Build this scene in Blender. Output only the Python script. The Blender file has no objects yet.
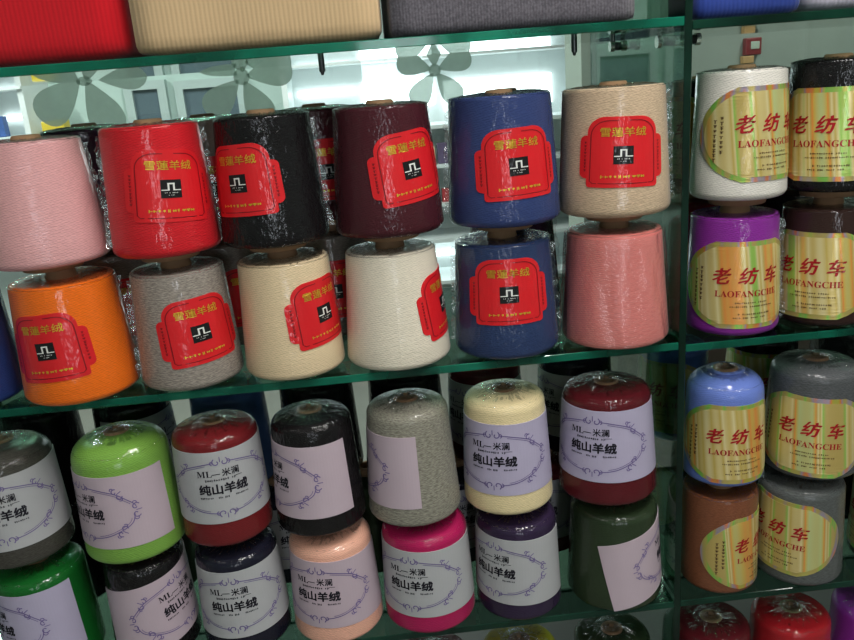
import bpy, bmesh, math, random
from math import sin, cos, pi, radians, atan2, sqrt
from mathutils import Vector, Matrix

C = bpy.context.scene.collection
Z0 = 1.15                       # height of the middle glass shelf above the floor

# ------------------------------------------------------------------ camera
YAW, PITCH, ROLL, FPX, CAMD, CAMZ = 0.0598, 0.2947, -0.0783, 794.0, 0.9542, 0.3536
cam_data = bpy.data.cameras.new('camera')
cam_data.sensor_fit = 'HORIZONTAL'; cam_data.sensor_width = 36.0
cam_data.lens = FPX / 854.0 * 36.0
cam_data.clip_start = 0.02; cam_data.clip_end = 60
cam = bpy.data.objects.new('camera', cam_data); C.objects.link(cam)
_f = Vector((sin(YAW)*cos(PITCH), cos(YAW)*cos(PITCH), -sin(PITCH)))
_r = Vector((cos(YAW), -sin(YAW), 0)); _u = _r.cross(_f)
_R = cos(ROLL)*_r + sin(ROLL)*_u; _U = -sin(ROLL)*_r + cos(ROLL)*_u
M = Matrix((( _R.x, _U.x, -_f.x, 0), (_R.y, _U.y, -_f.y, -CAMD), (_R.z, _U.z, -_f.z, CAMZ+Z0), (0,0,0,1)))
cam.matrix_world = M
bpy.context.scene.camera = cam

# ------------------------------------------------------------------ world, lights, exposure
sc = bpy.context.scene
sc.view_settings.view_transform = 'Standard'; sc.view_settings.look = 'None'
sc.view_settings.gamma = 1.0; sc.view_settings.use_curve_mapping = False
sc.view_settings.exposure = 0.0
w = bpy.data.worlds.new('world'); sc.world = w; w.use_nodes = True
bg = w.node_tree.nodes['Background']; bg.inputs[0].default_value = (0.8, 0.9, 0.95, 1); bg.inputs[1].default_value = 0.3
CEIL = 2.80
TUBES = [(0.50, -0.72, 30), (0.35, -2.6, 9), (-1.5, -1.6, 1.2), (1.7, -1.6, 7), (-0.6, 2.2, 60), (1.9, 1.3, 18), (-2.2, 2.4, 50)]
for (x, y, e) in TUBES:
    l = bpy.data.lights.new('tube_light', 'AREA'); l.shape = 'RECTANGLE'; l.size = 0.10; l.size_y = 1.2
    l.energy = e; l.color = (1.0, 0.985, 0.95)
    o = bpy.data.objects.new('tube_light', l); C.objects.link(o); o.location = (x, y, CEIL-0.085)
sc.cycles.max_bounces = 8; sc.cycles.transparent_max_bounces = 24
sc.cycles.caustics_reflective = False; sc.cycles.caustics_refractive = False
sc.cycles.sample_clamp_indirect = 4.0

# ------------------------------------------------------------------ helpers
def lin(c):
    def f(v):
        v /= 255.0
        return v/12.92 if v <= 0.04045 else ((v+0.055)/1.055)**2.4
    return (f(c[0]), f(c[1]), f(c[2]), 1.0)

def link(name, verts, faces, mat, parent=None, smooth=False, loc=(0,0,0), uvs=None, mats=None, mi=None):
    me = bpy.data.meshes.new(name); me.from_pydata(verts, [], faces); me.update()
    for m in (mats or [mat]): me.materials.append(m)
    if mi: me.polygons.foreach_set('material_index', mi)
    if smooth: me.polygons.foreach_set('use_smooth', [True]*len(me.polygons))
    if uvs:
        uvl = me.uv_layers.new(name='UVMap')
        flat = []
        for lp in me.loops: flat.extend(uvs[lp.vertex_index])
        uvl.data.foreach_set('uv', flat)
    o = bpy.data.objects.new(name, me); C.objects.link(o)
    o.location = loc
    if parent: o.parent = parent
    return o

def bm_link(name, bm, mat, parent=None, smooth=False, loc=(0,0,0)):
    me = bpy.data.meshes.new(name); bm.normal_update(); bm.to_mesh(me); bm.free()
    for m in (mat if isinstance(mat, list) else [mat]): me.materials.append(m)
    if smooth: me.polygons.foreach_set('use_smooth', [True]*len(me.polygons))
    o = bpy.data.objects.new(name, me); C.objects.link(o); o.location = loc
    if parent: o.parent = parent
    return o

def empty(name, loc):
    o = bpy.data.objects.new(name, None); C.objects.link(o); o.location = loc; o.empty_display_size = 0.03
    return o

def tag(o, label, cat, group=None):
    o['label'] = label; o['category'] = cat
    if group: o['group'] = group
    return o

def struct(o): o['kind'] = 'structure'; return o

def box_bm(x0, x1, y0, y1, z0, z1, bev=0.0, seg=2, bm=None):
    new = bm is None
    if new: bm = bmesh.new()
    r = bmesh.ops.create_cube(bm, size=1.0)
    vs = r['verts']
    for v in vs:
        v.co = Vector(((x0+x1)/2 + v.co.x*(x1-x0), (y0+y1)/2 + v.co.y*(y1-y0), (z0+z1)/2 + v.co.z*(z1-z0)))
    if bev > 0:
        es = list({e for v in vs for e in v.link_edges})
        bmesh.ops.bevel(bm, geom=es, offset=bev, segments=seg, affect='EDGES', profile=0.5)
    return bm

def cyl_bm(p0, p1, r0, r1=None, seg=24, bm=None):
    if bm is None: bm = bmesh.new()
    p0 = Vector(p0); p1 = Vector(p1); r1 = r0 if r1 is None else r1
    d = p1-p0; q = Vector((0,0,1)).rotation_difference(d)
    mt = Matrix.Translation((p0+p1)/2) @ q.to_matrix().to_4x4()
    bmesh.ops.create_cone(bm, cap_ends=True, segments=seg, radius1=r0, radius2=r1, depth=d.length, matrix=mt)
    return bm

def lathe(profile, seg=64, close=True):
    """profile [(r,z)] bottom to top -> verts, faces, uv (metres)"""
    V=[]; F=[]; UV=[]
    n=len(profile); s=0; prev=None
    for (r,z) in profile:
        if prev: s += sqrt((r-prev[0])**2+(z-prev[1])**2)
        prev=(r,z)
        for k in range(seg+1):
            a=2*pi*k/seg
            V.append((r*sin(a), -r*cos(a), z)); UV.append((k/seg*0.40, s))
    for i in range(n-1):
        for k in range(seg):
            a=i*(seg+1)+k; F.append((a, a+1, a+seg+2, a+seg+1))
    return V,F,UV

# ------------------------------------------------------------------ materials
MC = {}
def newmat(name):
    m = bpy.data.materials.new(name); m.use_nodes = True
    nt = m.node_tree
    for n in list(nt.nodes): nt.nodes.remove(n)
    out = nt.nodes.new('ShaderNodeOutputMaterial')
    return m, nt, out
def N(nt, t, **kw):
    n = nt.nodes.new(t)
    for k,v in kw.items(): setattr(n, k, v)
    return n
def principled(name, col, rough=0.5, metal=0.0, spec=0.5, coat=0.0, noise=0.0, nscale=30, bump=0.0, bscale=60):
    if name in MC: return MC[name]
    m, nt, out = newmat(name)
    p = N(nt,'ShaderNodeBsdfPrincipled'); nt.links.new(p.outputs[0], out.inputs[0])
    p.inputs['Roughness'].default_value=rough; p.inputs['Metallic'].default_value=metal
    p.inputs['Specular IOR Level'].default_value=spec; p.inputs['Coat Weight'].default_value=coat
    p.inputs['Coat Roughness'].default_value=0.1
    c = lin(col)
    tc = N(nt,'ShaderNodeTexCoord')
    no = N(nt,'ShaderNodeTexNoise'); no.inputs['Scale'].default_value=nscale; no.inputs['Detail'].default_value=3
    nt.links.new(tc.outputs['Object'], no.inputs['Vector'])
    mx = N(nt,'ShaderNodeMix', data_type='RGBA')
    nt.links.new(no.outputs['Fac'], mx.inputs[0])
    mx.inputs[6].default_value = tuple(v*(1-noise) for v in c[:3])+(1,)
    mx.inputs[7].default_value = tuple(min(1,v*(1+noise)) for v in c[:3])+(1,)
    nt.links.new(mx.outputs[2], p.inputs['Base Color'])
    if bump>0:
        n2 = N(nt,'ShaderNodeTexNoise'); n2.inputs['Scale'].default_value=bscale; n2.inputs['Detail'].default_value=4
        nt.links.new(tc.outputs['Object'], n2.inputs['Vector'])
        b = N(nt,'ShaderNodeBump'); b.inputs['Strength'].default_value=bump; b.inputs['Distance'].default_value=0.002
        nt.links.new(n2.outputs['Fac'], b.inputs['Height']); nt.links.new(b.outputs[0], p.inputs['Normal'])
    MC[name]=m; return m

def film_normal(nt, strength=0.35, vec=None):
    """wrinkled shrink film: broad dents plus fine vertical creases"""
    tc = N(nt,'ShaderNodeTexCoord')
    mp = N(nt,'ShaderNodeMapping'); mp.inputs['Scale'].default_value=(1,1,0.55)
    nt.links.new(tc.outputs['Object'], mp.inputs['Vector'])
    oi = N(nt,'ShaderNodeObjectInfo')
    ml = N(nt,'ShaderNodeMath', operation='MULTIPLY'); ml.inputs[1].default_value=50
    nt.links.new(oi.outputs['Random'], ml.inputs[0])
    prev=None
    for sc_,ds,dist in ((150,0.8,0.0030),(42,1.2,0.0050)):
        n1 = N(nt,'ShaderNodeTexNoise', noise_dimensions='4D'); n1.inputs['Scale'].default_value=sc_; n1.inputs['Detail'].default_value=2; n1.inputs['Distortion'].default_value=ds
        nt.links.new(mp.outputs[0], n1.inputs['Vector']); nt.links.new(ml.outputs[0], n1.inputs['W'])
        b = N(nt,'ShaderNodeBump'); b.inputs['Strength'].default_value=strength; b.inputs['Distance'].default_value=dist
        nt.links.new(n1.outputs['Fac'], b.inputs['Height'])
        if prev: nt.links.new(prev.outputs[0], b.inputs['Normal'])
        prev=b
    return b

def yarn_mat(name, col, melange=0.0, coat=0.8, thread=0.14, film=0.35, crough=0.06):
    key='yarn_'+name
    if key in MC: return MC[key]
    m, nt, out = newmat(key)
    p = N(nt,'ShaderNodeBsdfPrincipled'); nt.links.new(p.outputs[0], out.inputs[0])
    c0=lin(col)
    p.inputs['Roughness'].default_value=0.75; p.inputs['Specular IOR Level'].default_value=0.08
    p.inputs['Sheen Weight'].default_value=0.12*min(1,(c0[0]+c0[1]+c0[2])/1.2); p.inputs['Sheen Roughness'].default_value=0.4
    p.inputs['Coat Weight'].default_value=coat; p.inputs['Coat Roughness'].default_value=crough; p.inputs['Coat IOR'].default_value=1.45
    uv = N(nt,'ShaderNodeUVMap')
    def wave(rot, scale, dist):
        mp = N(nt,'ShaderNodeMapping'); mp.inputs['Rotation'].default_value=(0,0,rot)
        nt.links.new(uv.outputs[0], mp.inputs['Vector'])
        wv = N(nt,'ShaderNodeTexWave', wave_type='BANDS', bands_direction='Y'); wv.inputs['Scale'].default_value=scale
        wv.inputs['Distortion'].default_value=dist; wv.inputs['Detail'].default_value=2; wv.inputs['Detail Scale'].default_value=1.5
        nt.links.new(mp.outputs[0], wv.inputs['Vector']); return wv
    w1 = wave(0.22, 190, 2.2); w2 = wave(-0.2, 120, 3.0)
    mn = N(nt,'ShaderNodeMath', operation='MAXIMUM'); nt.links.new(w1.outputs['Fac'], mn.inputs[0]); nt.links.new(w2.outputs['Fac'], mn.inputs[1])
    mp = N(nt,'ShaderNodeMapping'); mp.inputs['Scale'].default_value=(160,600,1); mp.inputs['Rotation'].default_value=(0,0,0.15)
    nt.links.new(uv.outputs[0], mp.inputs['Vector'])
    no = N(nt,'ShaderNodeTexNoise'); no.inputs['Scale'].default_value=1.0; no.inputs['Detail'].default_value=2
    nt.links.new(mp.outputs[0], no.inputs['Vector'])
    c = lin(col)
    dark = tuple(v*(1-thread*1.6) for v in c[:3])+(1,); light = tuple(min(1, v*(1+thread*0.6)+0.002) for v in c[:3])+(1,)
    mx = N(nt,'ShaderNodeMix', data_type='RGBA'); mx.inputs[6].default_value=dark; mx.inputs[7].default_value=light
    nt.links.new(mn.outputs[0], mx.inputs[0])
    mx2 = N(nt,'ShaderNodeMix', data_type='RGBA', blend_type='MULTIPLY'); mx2.inputs[0].default_value=1.0
    lo = 1-0.12-melange
    rp = N(nt,'ShaderNodeValToRGB'); rp.color_ramp.elements[0].position=0.32; rp.color_ramp.elements[0].color=(lo,lo,lo,1)
    hi = 1+0.3*melange
    rp.color_ramp.elements[1].position=0.68; rp.color_ramp.elements[1].color=(hi,hi,hi,1)
    nt.links.new(no.outputs['Fac'], rp.inputs[0])
    nt.links.new(mx.outputs[2], mx2.inputs[6]); nt.links.new(rp.outputs[0], mx2.inputs[7])
    nt.links.new(mx2.outputs[2], p.inputs['Base Color'])
    b = N(nt,'ShaderNodeBump'); b.inputs['Strength'].default_value=0.35; b.inputs['Distance'].default_value=0.0008
    nt.links.new(mn.outputs[0], b.inputs['Height']); nt.links.new(b.outputs[0], p.inputs['Normal'])
    fb = film_normal(nt, film); nt.links.new(fb.outputs[0], p.inputs['Coat Normal'])
    MC[key]=m; return m

def paper_mat(key, col, coat=0.6, film=0.25, rough=0.6, noise=0.03):
    if key in MC: return MC[key]
    m, nt, out = newmat(key)
    p = N(nt,'ShaderNodeBsdfPrincipled'); nt.links.new(p.outputs[0], out.inputs[0])
    p.inputs['Roughness'].default_value=rough; p.inputs['Specular IOR Level'].default_value=0.2
    p.inputs['Coat Weight'].default_value=coat; p.inputs['Coat Roughness'].default_value=0.1
    tc = N(nt,'ShaderNodeTexCoord'); no = N(nt,'ShaderNodeTexNoise'); no.inputs['Scale'].default_value=40
    nt.links.new(tc.outputs['Object'], no.inputs['Vector'])
    c=lin(col)
    mx = N(nt,'ShaderNodeMix', data_type='RGBA'); nt.links.new(no.outputs['Fac'], mx.inputs[0])
    mx.inputs[6].default_value = tuple(v*(1-noise) for v in c[:3])+(1,); mx.inputs[7].default_value = tuple(min(1,v*(1+noise)) for v in c[:3])+(1,)
    nt.links.new(mx.outputs[2], p.inputs['Base Color'])
    fb = film_normal(nt, film); nt.links.new(fb.outputs[0], p.inputs['Coat Normal'])
    MC[key]=m; return m

def holo_mat():
    """holographic gold foil: gold with rainbow reflections painted into the base colour as streaks"""
    if 'holo' in MC: return MC['holo']
    m, nt, out = newmat('holographic_foil')
    p = N(nt,'ShaderNodeBsdfPrincipled'); nt.links.new(p.outputs[0], out.inputs[0])
    p.inputs['Roughness'].default_value=0.34; p.inputs['Metallic'].default_value=0.28
    p.inputs['Coat Weight'].default_value=0.7; p.inputs['Coat Roughness'].default_value=0.08
    uv = N(nt,'ShaderNodeUVMap'); oi = N(nt,'ShaderNodeObjectInfo')
    sx = N(nt,'ShaderNodeSeparateXYZ'); nt.links.new(uv.outputs[0], sx.inputs[0])
    # warp u a little with v, per-object offset
    m1 = N(nt,'ShaderNodeMath', operation='MULTIPLY_ADD'); m1.inputs[1].default_value=0.10
    nt.links.new(sx.outputs['Y'], m1.inputs[0]); nt.links.new(sx.outputs['X'], m1.inputs[2])
    m2 = N(nt,'ShaderNodeMath', operation='MULTIPLY_ADD'); m2.inputs[1].default_value=22.0
    mo = N(nt,'ShaderNodeMath', operation='MULTIPLY'); mo.inputs[1].default_value=37.0; nt.links.new(oi.outputs['Random'], mo.inputs[0])
    nt.links.new(m1.outputs[0], m2.inputs[0]); nt.links.new(mo.outputs[0], m2.inputs[2])
    no = N(nt,'ShaderNodeTexNoise', noise_dimensions='1D'); no.inputs['Scale'].default_value=1.0; no.inputs['Detail'].default_value=1.0
    nt.links.new(m2.outputs[0], no.inputs['W'])
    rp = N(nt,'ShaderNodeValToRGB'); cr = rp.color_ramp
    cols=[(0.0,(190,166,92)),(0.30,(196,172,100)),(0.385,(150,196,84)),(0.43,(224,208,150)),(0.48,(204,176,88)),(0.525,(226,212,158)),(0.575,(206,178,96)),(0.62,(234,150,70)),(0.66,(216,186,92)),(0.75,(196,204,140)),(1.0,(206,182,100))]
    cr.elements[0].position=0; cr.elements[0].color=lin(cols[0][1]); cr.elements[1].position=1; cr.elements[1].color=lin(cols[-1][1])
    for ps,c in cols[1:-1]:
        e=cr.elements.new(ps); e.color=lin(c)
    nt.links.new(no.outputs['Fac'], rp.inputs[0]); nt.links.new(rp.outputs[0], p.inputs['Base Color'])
    fb = film_normal(nt, 0.3); nt.links.new(fb.outputs[0], p.inputs['Coat Normal'])
    MC['holo']=m; return m

def holo_rim_mat():  # rainbow glints of the rim are painted into its colour ramp
    if 'holorim' in MC: return MC['holorim']
    m, nt, out = newmat('holographic_rim')
    p = N(nt,'ShaderNodeBsdfPrincipled'); nt.links.new(p.outputs[0], out.inputs[0])
    p.inputs['Roughness'].default_value=0.35; p.inputs['Metallic'].default_value=0.4; p.inputs['Coat Weight'].default_value=0.6
    uv = N(nt,'ShaderNodeUVMap'); oi = N(nt,'ShaderNodeObjectInfo')
    mp = N(nt,'ShaderNodeMapping'); mp.inputs['Scale'].default_value=(42,10,1); nt.links.new(uv.outputs[0], mp.inputs['Vector'])
    mo = N(nt,'ShaderNodeMath', operation='MULTIPLY'); mo.inputs[1].default_value=19.0; nt.links.new(oi.outputs['Random'], mo.inputs[0])
    no = N(nt,'ShaderNodeTexNoise', noise_dimensions='4D'); no.inputs['Scale'].default_value=1.0; no.inputs['Detail'].default_value=1
    nt.links.new(mp.outputs[0], no.inputs['Vector']); nt.links.new(mo.outputs[0], no.inputs['W'])
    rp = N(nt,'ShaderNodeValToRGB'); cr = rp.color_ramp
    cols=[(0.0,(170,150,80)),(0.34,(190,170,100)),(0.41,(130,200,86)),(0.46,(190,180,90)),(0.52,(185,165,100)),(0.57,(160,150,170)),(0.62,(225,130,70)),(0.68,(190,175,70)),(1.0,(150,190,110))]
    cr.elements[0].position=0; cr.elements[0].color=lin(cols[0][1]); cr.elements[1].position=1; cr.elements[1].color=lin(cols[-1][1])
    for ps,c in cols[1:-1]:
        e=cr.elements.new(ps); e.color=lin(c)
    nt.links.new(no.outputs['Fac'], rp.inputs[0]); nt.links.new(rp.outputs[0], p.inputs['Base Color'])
    MC['holorim']=m; return m

def schlick(nt, f0, normal=None):
    lw=N(nt,'ShaderNodeLayerWeight'); lw.inputs['Blend'].default_value=0.5
    if normal: nt.links.new(normal, lw.inputs['Normal'])
    pw=N(nt,'ShaderNodeMath', operation='POWER'); pw.inputs[1].default_value=5.0; nt.links.new(lw.outputs['Facing'], pw.inputs[0])
    ma=N(nt,'ShaderNodeMath', operation='MULTIPLY_ADD'); ma.inputs[1].default_value=1-f0; ma.inputs[2].default_value=f0; nt.links.new(pw.outputs[0], ma.inputs[0])
    return ma

def glass_mat(key, tint=(0.90,0.97,0.94), gloss=1.0, base=0.04):
    """thin clear pane: tinted transmission and fresnel reflection"""
    if key in MC: return MC[key]
    m, nt, out = newmat(key)
    t = N(nt,'ShaderNodeBsdfTransparent'); t.inputs[0].default_value=tint+(1,)
    g = N(nt,'ShaderNodeBsdfGlossy'); g.inputs['Roughness'].default_value=0.02; g.inputs[0].default_value=(gloss,gloss,gloss,1)
    fr = schlick(nt, 0.045)
    mx = N(nt,'ShaderNodeMixShader'); nt.links.new(fr.outputs[0], mx.inputs[0]); nt.links.new(t.outputs[0], mx.inputs[1]); nt.links.new(g.outputs[0], mx.inputs[2])
    nt.links.new(mx.outputs[0], out.inputs[0])
    MC[key]=m; return m

def edge_glass_mat(key, col, trans=0.3):
    if key in MC: return MC[key]
    m, nt, out = newmat(key)
    p = N(nt,'ShaderNodeBsdfPrincipled'); p.inputs['Roughness'].default_value=0.08
    tc = N(nt,'ShaderNodeTexCoord'); mp = N(nt,'ShaderNodeMapping'); mp.inputs['Scale'].default_value=(7,7,7)
    no = N(nt,'ShaderNodeTexNoise'); no.inputs['Scale'].default_value=1.0; no.inputs['Detail'].default_value=3
    nt.links.new(tc.outputs['Object'], mp.inputs['Vector']); nt.links.new(mp.outputs[0], no.inputs['Vector'])
    c=lin(col)
    rp = N(nt,'ShaderNodeValToRGB'); rp.color_ramp.elements[0].position=0.38; rp.color_ramp.elements[1].position=0.64
    rp.color_ramp.elements[0].color=tuple(v*0.3 for v in c[:3])+(1,); rp.color_ramp.elements[1].color=tuple(v*1.9 for v in c[:3])+(1,)
    nt.links.new(no.outputs['Fac'], rp.inputs[0]); nt.links.new(rp.outputs[0], p.inputs['Base Color'])
    t = N(nt,'ShaderNodeBsdfTransparent'); t.inputs[0].default_value=(0.15,0.6,0.45,1)
    mx = N(nt,'ShaderNodeMixShader'); mx.inputs[0].default_value=trans
    nt.links.new(p.outputs[0], mx.inputs[1]); nt.links.new(t.outputs[0], mx.inputs[2]); nt.links.new(mx.outputs[0], out.inputs[0])
    MC[key]=m; return m

def film_mat(key='film', add=0.18, tint=0.94):
    if key in MC: return MC[key]
    m, nt, out = newmat('clear_'+key)
    t = N(nt,'ShaderNodeBsdfTransparent'); t.inputs[0].default_value=(tint,tint,tint+0.01,1)
    g = N(nt,'ShaderNodeBsdfGlossy'); g.inputs['Roughness'].default_value=0.1
    tc = N(nt,'ShaderNodeTexCoord'); no = N(nt,'ShaderNodeTexNoise'); no.inputs['Scale'].default_value=220; no.inputs['Detail'].default_value=3
    nt.links.new(tc.outputs['Object'], no.inputs['Vector'])
    b = N(nt,'ShaderNodeBump'); b.inputs['Strength'].default_value=0.6; b.inputs['Distance'].default_value=0.003
    nt.links.new(no.outputs['Fac'], b.inputs['Height']); nt.links.new(b.outputs[0], g.inputs['Normal'])
    fr = schlick(nt, 0.06, b.outputs[0])
    ad = N(nt,'ShaderNodeMath', operation='ADD'); ad.inputs[1].default_value=add; nt.links.new(fr.outputs[0], ad.inputs[0])
    mx = N(nt,'ShaderNodeMixShader'); nt.links.new(ad.outputs[0], mx.inputs[0]); nt.links.new(t.outputs[0], mx.inputs[1]); nt.links.new(g.outputs[0], mx.inputs[2])
    nt.links.new(mx.outputs[0], out.inputs[0])
    MC[key]=m; return m

def emit_mat(key, col, e):
    if key in MC: return MC[key]
    m, nt, out = newmat(key)
    em = N(nt,'ShaderNodeEmission'); em.inputs[0].default_value=lin(col); em.inputs[1].default_value=e
    nt.links.new(em.outputs[0], out.inputs[0]); MC[key]=m; return m

def knit_mat(key, col, mel=0.0, pitch=0.0052):
    if key in MC: return MC[key]
    m, nt, out = newmat('knit_'+key)
    p = N(nt,'ShaderNodeBsdfPrincipled'); nt.links.new(p.outputs[0], out.inputs[0])
    p.inputs['Roughness'].default_value=0.9; p.inputs['Specular IOR Level'].default_value=0.1
    p.inputs['Sheen Weight'].default_value=0.3; p.inputs['Sheen Roughness'].default_value=0.5
    tc = N(nt,'ShaderNodeTexCoord')
    wv = N(nt,'ShaderNodeTexWave', wave_type='BANDS', bands_direction='X'); wv.inputs['Scale'].default_value=2*pi/(20*pitch); wv.inputs['Distortion'].default_value=0.6; wv.inputs['Detail'].default_value=1
    nt.links.new(tc.outputs['Object'], wv.inputs['Vector'])
    w2 = N(nt,'ShaderNodeTexWave', wave_type='BANDS', bands_direction='Z'); w2.inputs['Scale'].default_value=2*pi/(20*pitch*0.7); w2.inputs['Distortion'].default_value=1.5
    nt.links.new(tc.outputs['Object'], w2.inputs['Vector'])
    no = N(nt,'ShaderNodeTexNoise'); no.inputs['Scale'].default_value=350; no.inputs['Detail'].default_value=2
    nt.links.new(tc.outputs['Object'], no.inputs['Vector'])
    ad = N(nt,'ShaderNodeMath', operation='MULTIPLY_ADD'); ad.inputs[1].default_value=0.10; nt.links.new(w2.outputs['Fac'], ad.inputs[0]); nt.links.new(wv.outputs['Fac'], ad.inputs[2])
    c=lin(col)
    rp = N(nt,'ShaderNodeValToRGB'); rp.color_ramp.elements[0].position=0.05; rp.color_ramp.elements[1].position=0.9
    rp.color_ramp.elements[0].color=tuple(v*0.93 for v in c[:3])+(1,); rp.color_ramp.elements[1].color=tuple(min(1,v*1.05) for v in c[:3])+(1,)
    nt.links.new(ad.outputs[0], rp.inputs[0])
    r2 = N(nt,'ShaderNodeValToRGB'); r2.color_ramp.elements[0].position=0.35; r2.color_ramp.elements[1].position=0.65
    lo=1-mel; r2.color_ramp.elements[0].color=(lo,lo,lo,1); r2.color_ramp.elements[1].color=(1+mel*0.5,)*3+(1,)
    nt.links.new(no.outputs['Fac'], r2.inputs[0])
    mx = N(nt,'ShaderNodeMix', data_type='RGBA', blend_type='MULTIPLY'); mx.inputs[0].default_value=1
    nt.links.new(rp.outputs[0], mx.inputs[6]); nt.links.new(r2.outputs[0], mx.inputs[7]); nt.links.new(mx.outputs[2], p.inputs['Base Color'])
    b = N(nt,'ShaderNodeBump'); b.inputs['Strength'].default_value=0.2; b.inputs['Distance'].default_value=0.0012
    nt.links.new(ad.outputs[0], b.inputs['Height']); nt.links.new(b.outputs[0], p.inputs['Normal'])
    MC[key]=m; return m

PAPER_CORE = principled('brown_paper_core', (160,124,94), rough=0.8, spec=0.2, noise=0.2, nscale=60)
FILM = film_mat(); BAGFILM = film_mat('bag_film', 0.07, 0.985)
RED_LABEL = paper_mat('red_label_paper', (212,26,34), coat=0.7, film=0.3)
RED_LINE = paper_mat('dark_red_print', (120,8,18), coat=0.5)
GOLD = principled('gold_print', (235,190,60), rough=0.38, metal=0.55, noise=0.35, nscale=260)
BLACK_PRINT = paper_mat('black_print', (18,16,18), coat=0.5)
WHITE_PRINT = paper_mat('white_print', (225,225,220), coat=0.4)
LILAC_LABEL = paper_mat('lilac_label_paper', (176,168,192), coat=0.25, film=0.15)
PALE_LABEL = paper_mat('pale_label_paper', (174,174,176), coat=0.25, film=0.15)
ROSE_LABEL = paper_mat('rose_label_paper', (186,168,178), coat=0.25, film=0.15)
LILAC_PRINT = paper_mat('lilac_print', (112,98,146), coat=0.2)
INK = paper_mat('black_ink', (30,28,38), coat=0.2)
CRIMSON_INK = paper_mat('crimson_ink', (165,22,30), coat=0.4)
BROWN_INK = paper_mat('brown_ink', (92,66,38), coat=0.4)
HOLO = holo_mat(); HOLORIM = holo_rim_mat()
GLASS = glass_mat('shelf_glass', (0.46,0.63,0.55))
PANE = glass_mat('pane_glass', (0.90,0.965,0.95))
EDGE = edge_glass_mat('green_glass_edge', (14,92,72), 0.25)
EDGE_DARK = edge_glass_mat('dark_green_glass_edge', (10,46,34), 0.15)
EDGE_DIV = edge_glass_mat('deep_green_divider_edge', (5,26,18), 0.05)
CHROME = principled('chrome', (232,232,228), rough=0.22, metal=0.85)
STEEL = principled('dark_steel', (95,98,98), rough=0.35, metal=0.8)

# ------------------------------------------------------------------ 2-D print shapes
_txt = {}
def text2d(s, size, bold=0.0, shear=0.0):
    k=(s,bold,shear)
    if k not in _txt:
        cu = bpy.data.curves.new('tmp','FONT'); cu.body=s; cu.size=1.0; cu.offset=bold; cu.shear=shear; cu.resolution_u=2
        o = bpy.data.objects.new('tmp', cu); C.objects.link(o)
        dg = bpy.context.evaluated_depsgraph_get(); dg.update()
        me = bpy.data.meshes.new_from_object(o.evaluated_get(dg))
        V=[(v.co.x,v.co.y) for v in me.vertices]; F=[tuple(p.vertices) for p in me.polygons]
        bpy.data.objects.remove(o); bpy.data.curves.remove(cu); bpy.data.meshes.remove(me)
        xs=[v[0] for v in V]; ys=[v[1] for v in V]
        cx=(min(xs)+max(xs))/2; cy=(min(ys)+max(ys))/2
        _txt[k]=([(x-cx,y-cy) for x,y in V],F)
    V,F=_txt[k]
    return [(x*size,y*size) for x,y in V], F

class P2:
    """a flat print laid out in label coordinates (metres)"""
    def __init__(s): s.V=[]; s.F=[]
    def add(s, V, F, dx=0, dy=0, rot=0, sx=1, sy=1):
        n=len(s.V); c,q=cos(rot),sin(rot)
        for x,y in V:
            x*=sx; y*=sy
            s.V.append((dx+c*x-q*y, dy+q*x+c*y))
        s.F += [tuple(i+n for i in f) for f in F]; return s
    def text(s, t, size, dx, dy, bold=0.0, shear=0.0, rot=0, sx=1, sy=1, brush=False):
        V,F=text2d(t,size,0.0,shear)
        d=bold*size
        if d<=0: sh=[(0,0)]
        elif brush: sh=[(-d,-d*.5),(-d*.4,-d*.2),(d*.3,d*.15),(d,d*.5),(0,-d*.6)]
        else: sh=[(-d,-d),(d,-d),(d,d),(-d,d),(0,0)]
        for ox,oy in sh: s.add(V,F,dx+ox,dy+oy,rot,sx,sy)
        return s
    def rect(s, x0,x1,y0,y1):
        # split long rectangles so that they follow the curved surface
        k=max(1,int(abs(x1-x0)/0.006)); 
        for i in range(k):
            a=x0+(x1-x0)*i/k; b=x0+(x1-x0)*(i+1)/k
            s.add([(a,y0),(b,y0),(b,y1),(a,y1)],[(0,1,2,3)])
        return s
    def line(s, pts, wd, closed=False):
        n=len(pts); V=[];F=[]
        for i,(x,y) in enumerate(pts):
            if closed: a=pts[(i-1)%n]; b=pts[(i+1)%n]
            else: a=pts[max(0,i-1)]; b=pts[min(n-1,i+1)]
            dx,dy=b[0]-a[0],b[1]-a[1]; l=sqrt(dx*dx+dy*dy) or 1
            nx,ny=-dy/l*wd/2,dx/l*wd/2
            V+= [(x+nx,y+ny),(x-nx,y-ny)]
        for i in range(n if closed else n-1):
            j=(i+1)%n; F.append((2*i+1,2*j+1,2*j,2*i))
        return s.add(V,F)
    def ticks(s, x0, x1, y, h, seed, pitch=0.0022, gap=0.12):
        """a line of print too small to read: short strokes"""
        rn=random.Random(seed); x=x0
        while x < x1-pitch*0.5:
            if rn.random()>gap:
                wd=pitch*rn.uniform(0.45,0.85); hh=h*rn.uniform(0.55,1)
                t=h*0.22
                k=rn.randint(0,3)
                s.rect(x,x+wd,y-t/2,y+t/2)
                if k!=1: s.rect(x,x+wd*0.35,y-hh/2,y+hh/2)
                if k>=2: s.rect(x+wd*0.6,x+wd*0.95,y-hh/2,y+hh/2)
                if k==1: s.rect(x,x+wd,y+hh/2-t,y+hh/2); s.rect(x+wd*.3,x+wd*.65,y-hh/2,y+hh/2)
            x+=pitch
        return s
    def vticks(s, x, y0, y1, wd, seed, pitch=0.0032):
        rn=random.Random(seed); y=y1
        while y>y0:
            hh=pitch*rn.uniform(0.5,0.8); t=wd*0.22
            s.rect(x-wd/2,x+wd/2,y-t,y); s.rect(x-t,x+t*0.6,y-hh,y)
            if rn.random()>.4: s.rect(x-wd*.4,x+wd*.45,y-hh*.6-t/2,y-hh*.6+t/2)
            y-=pitch
        return s

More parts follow.
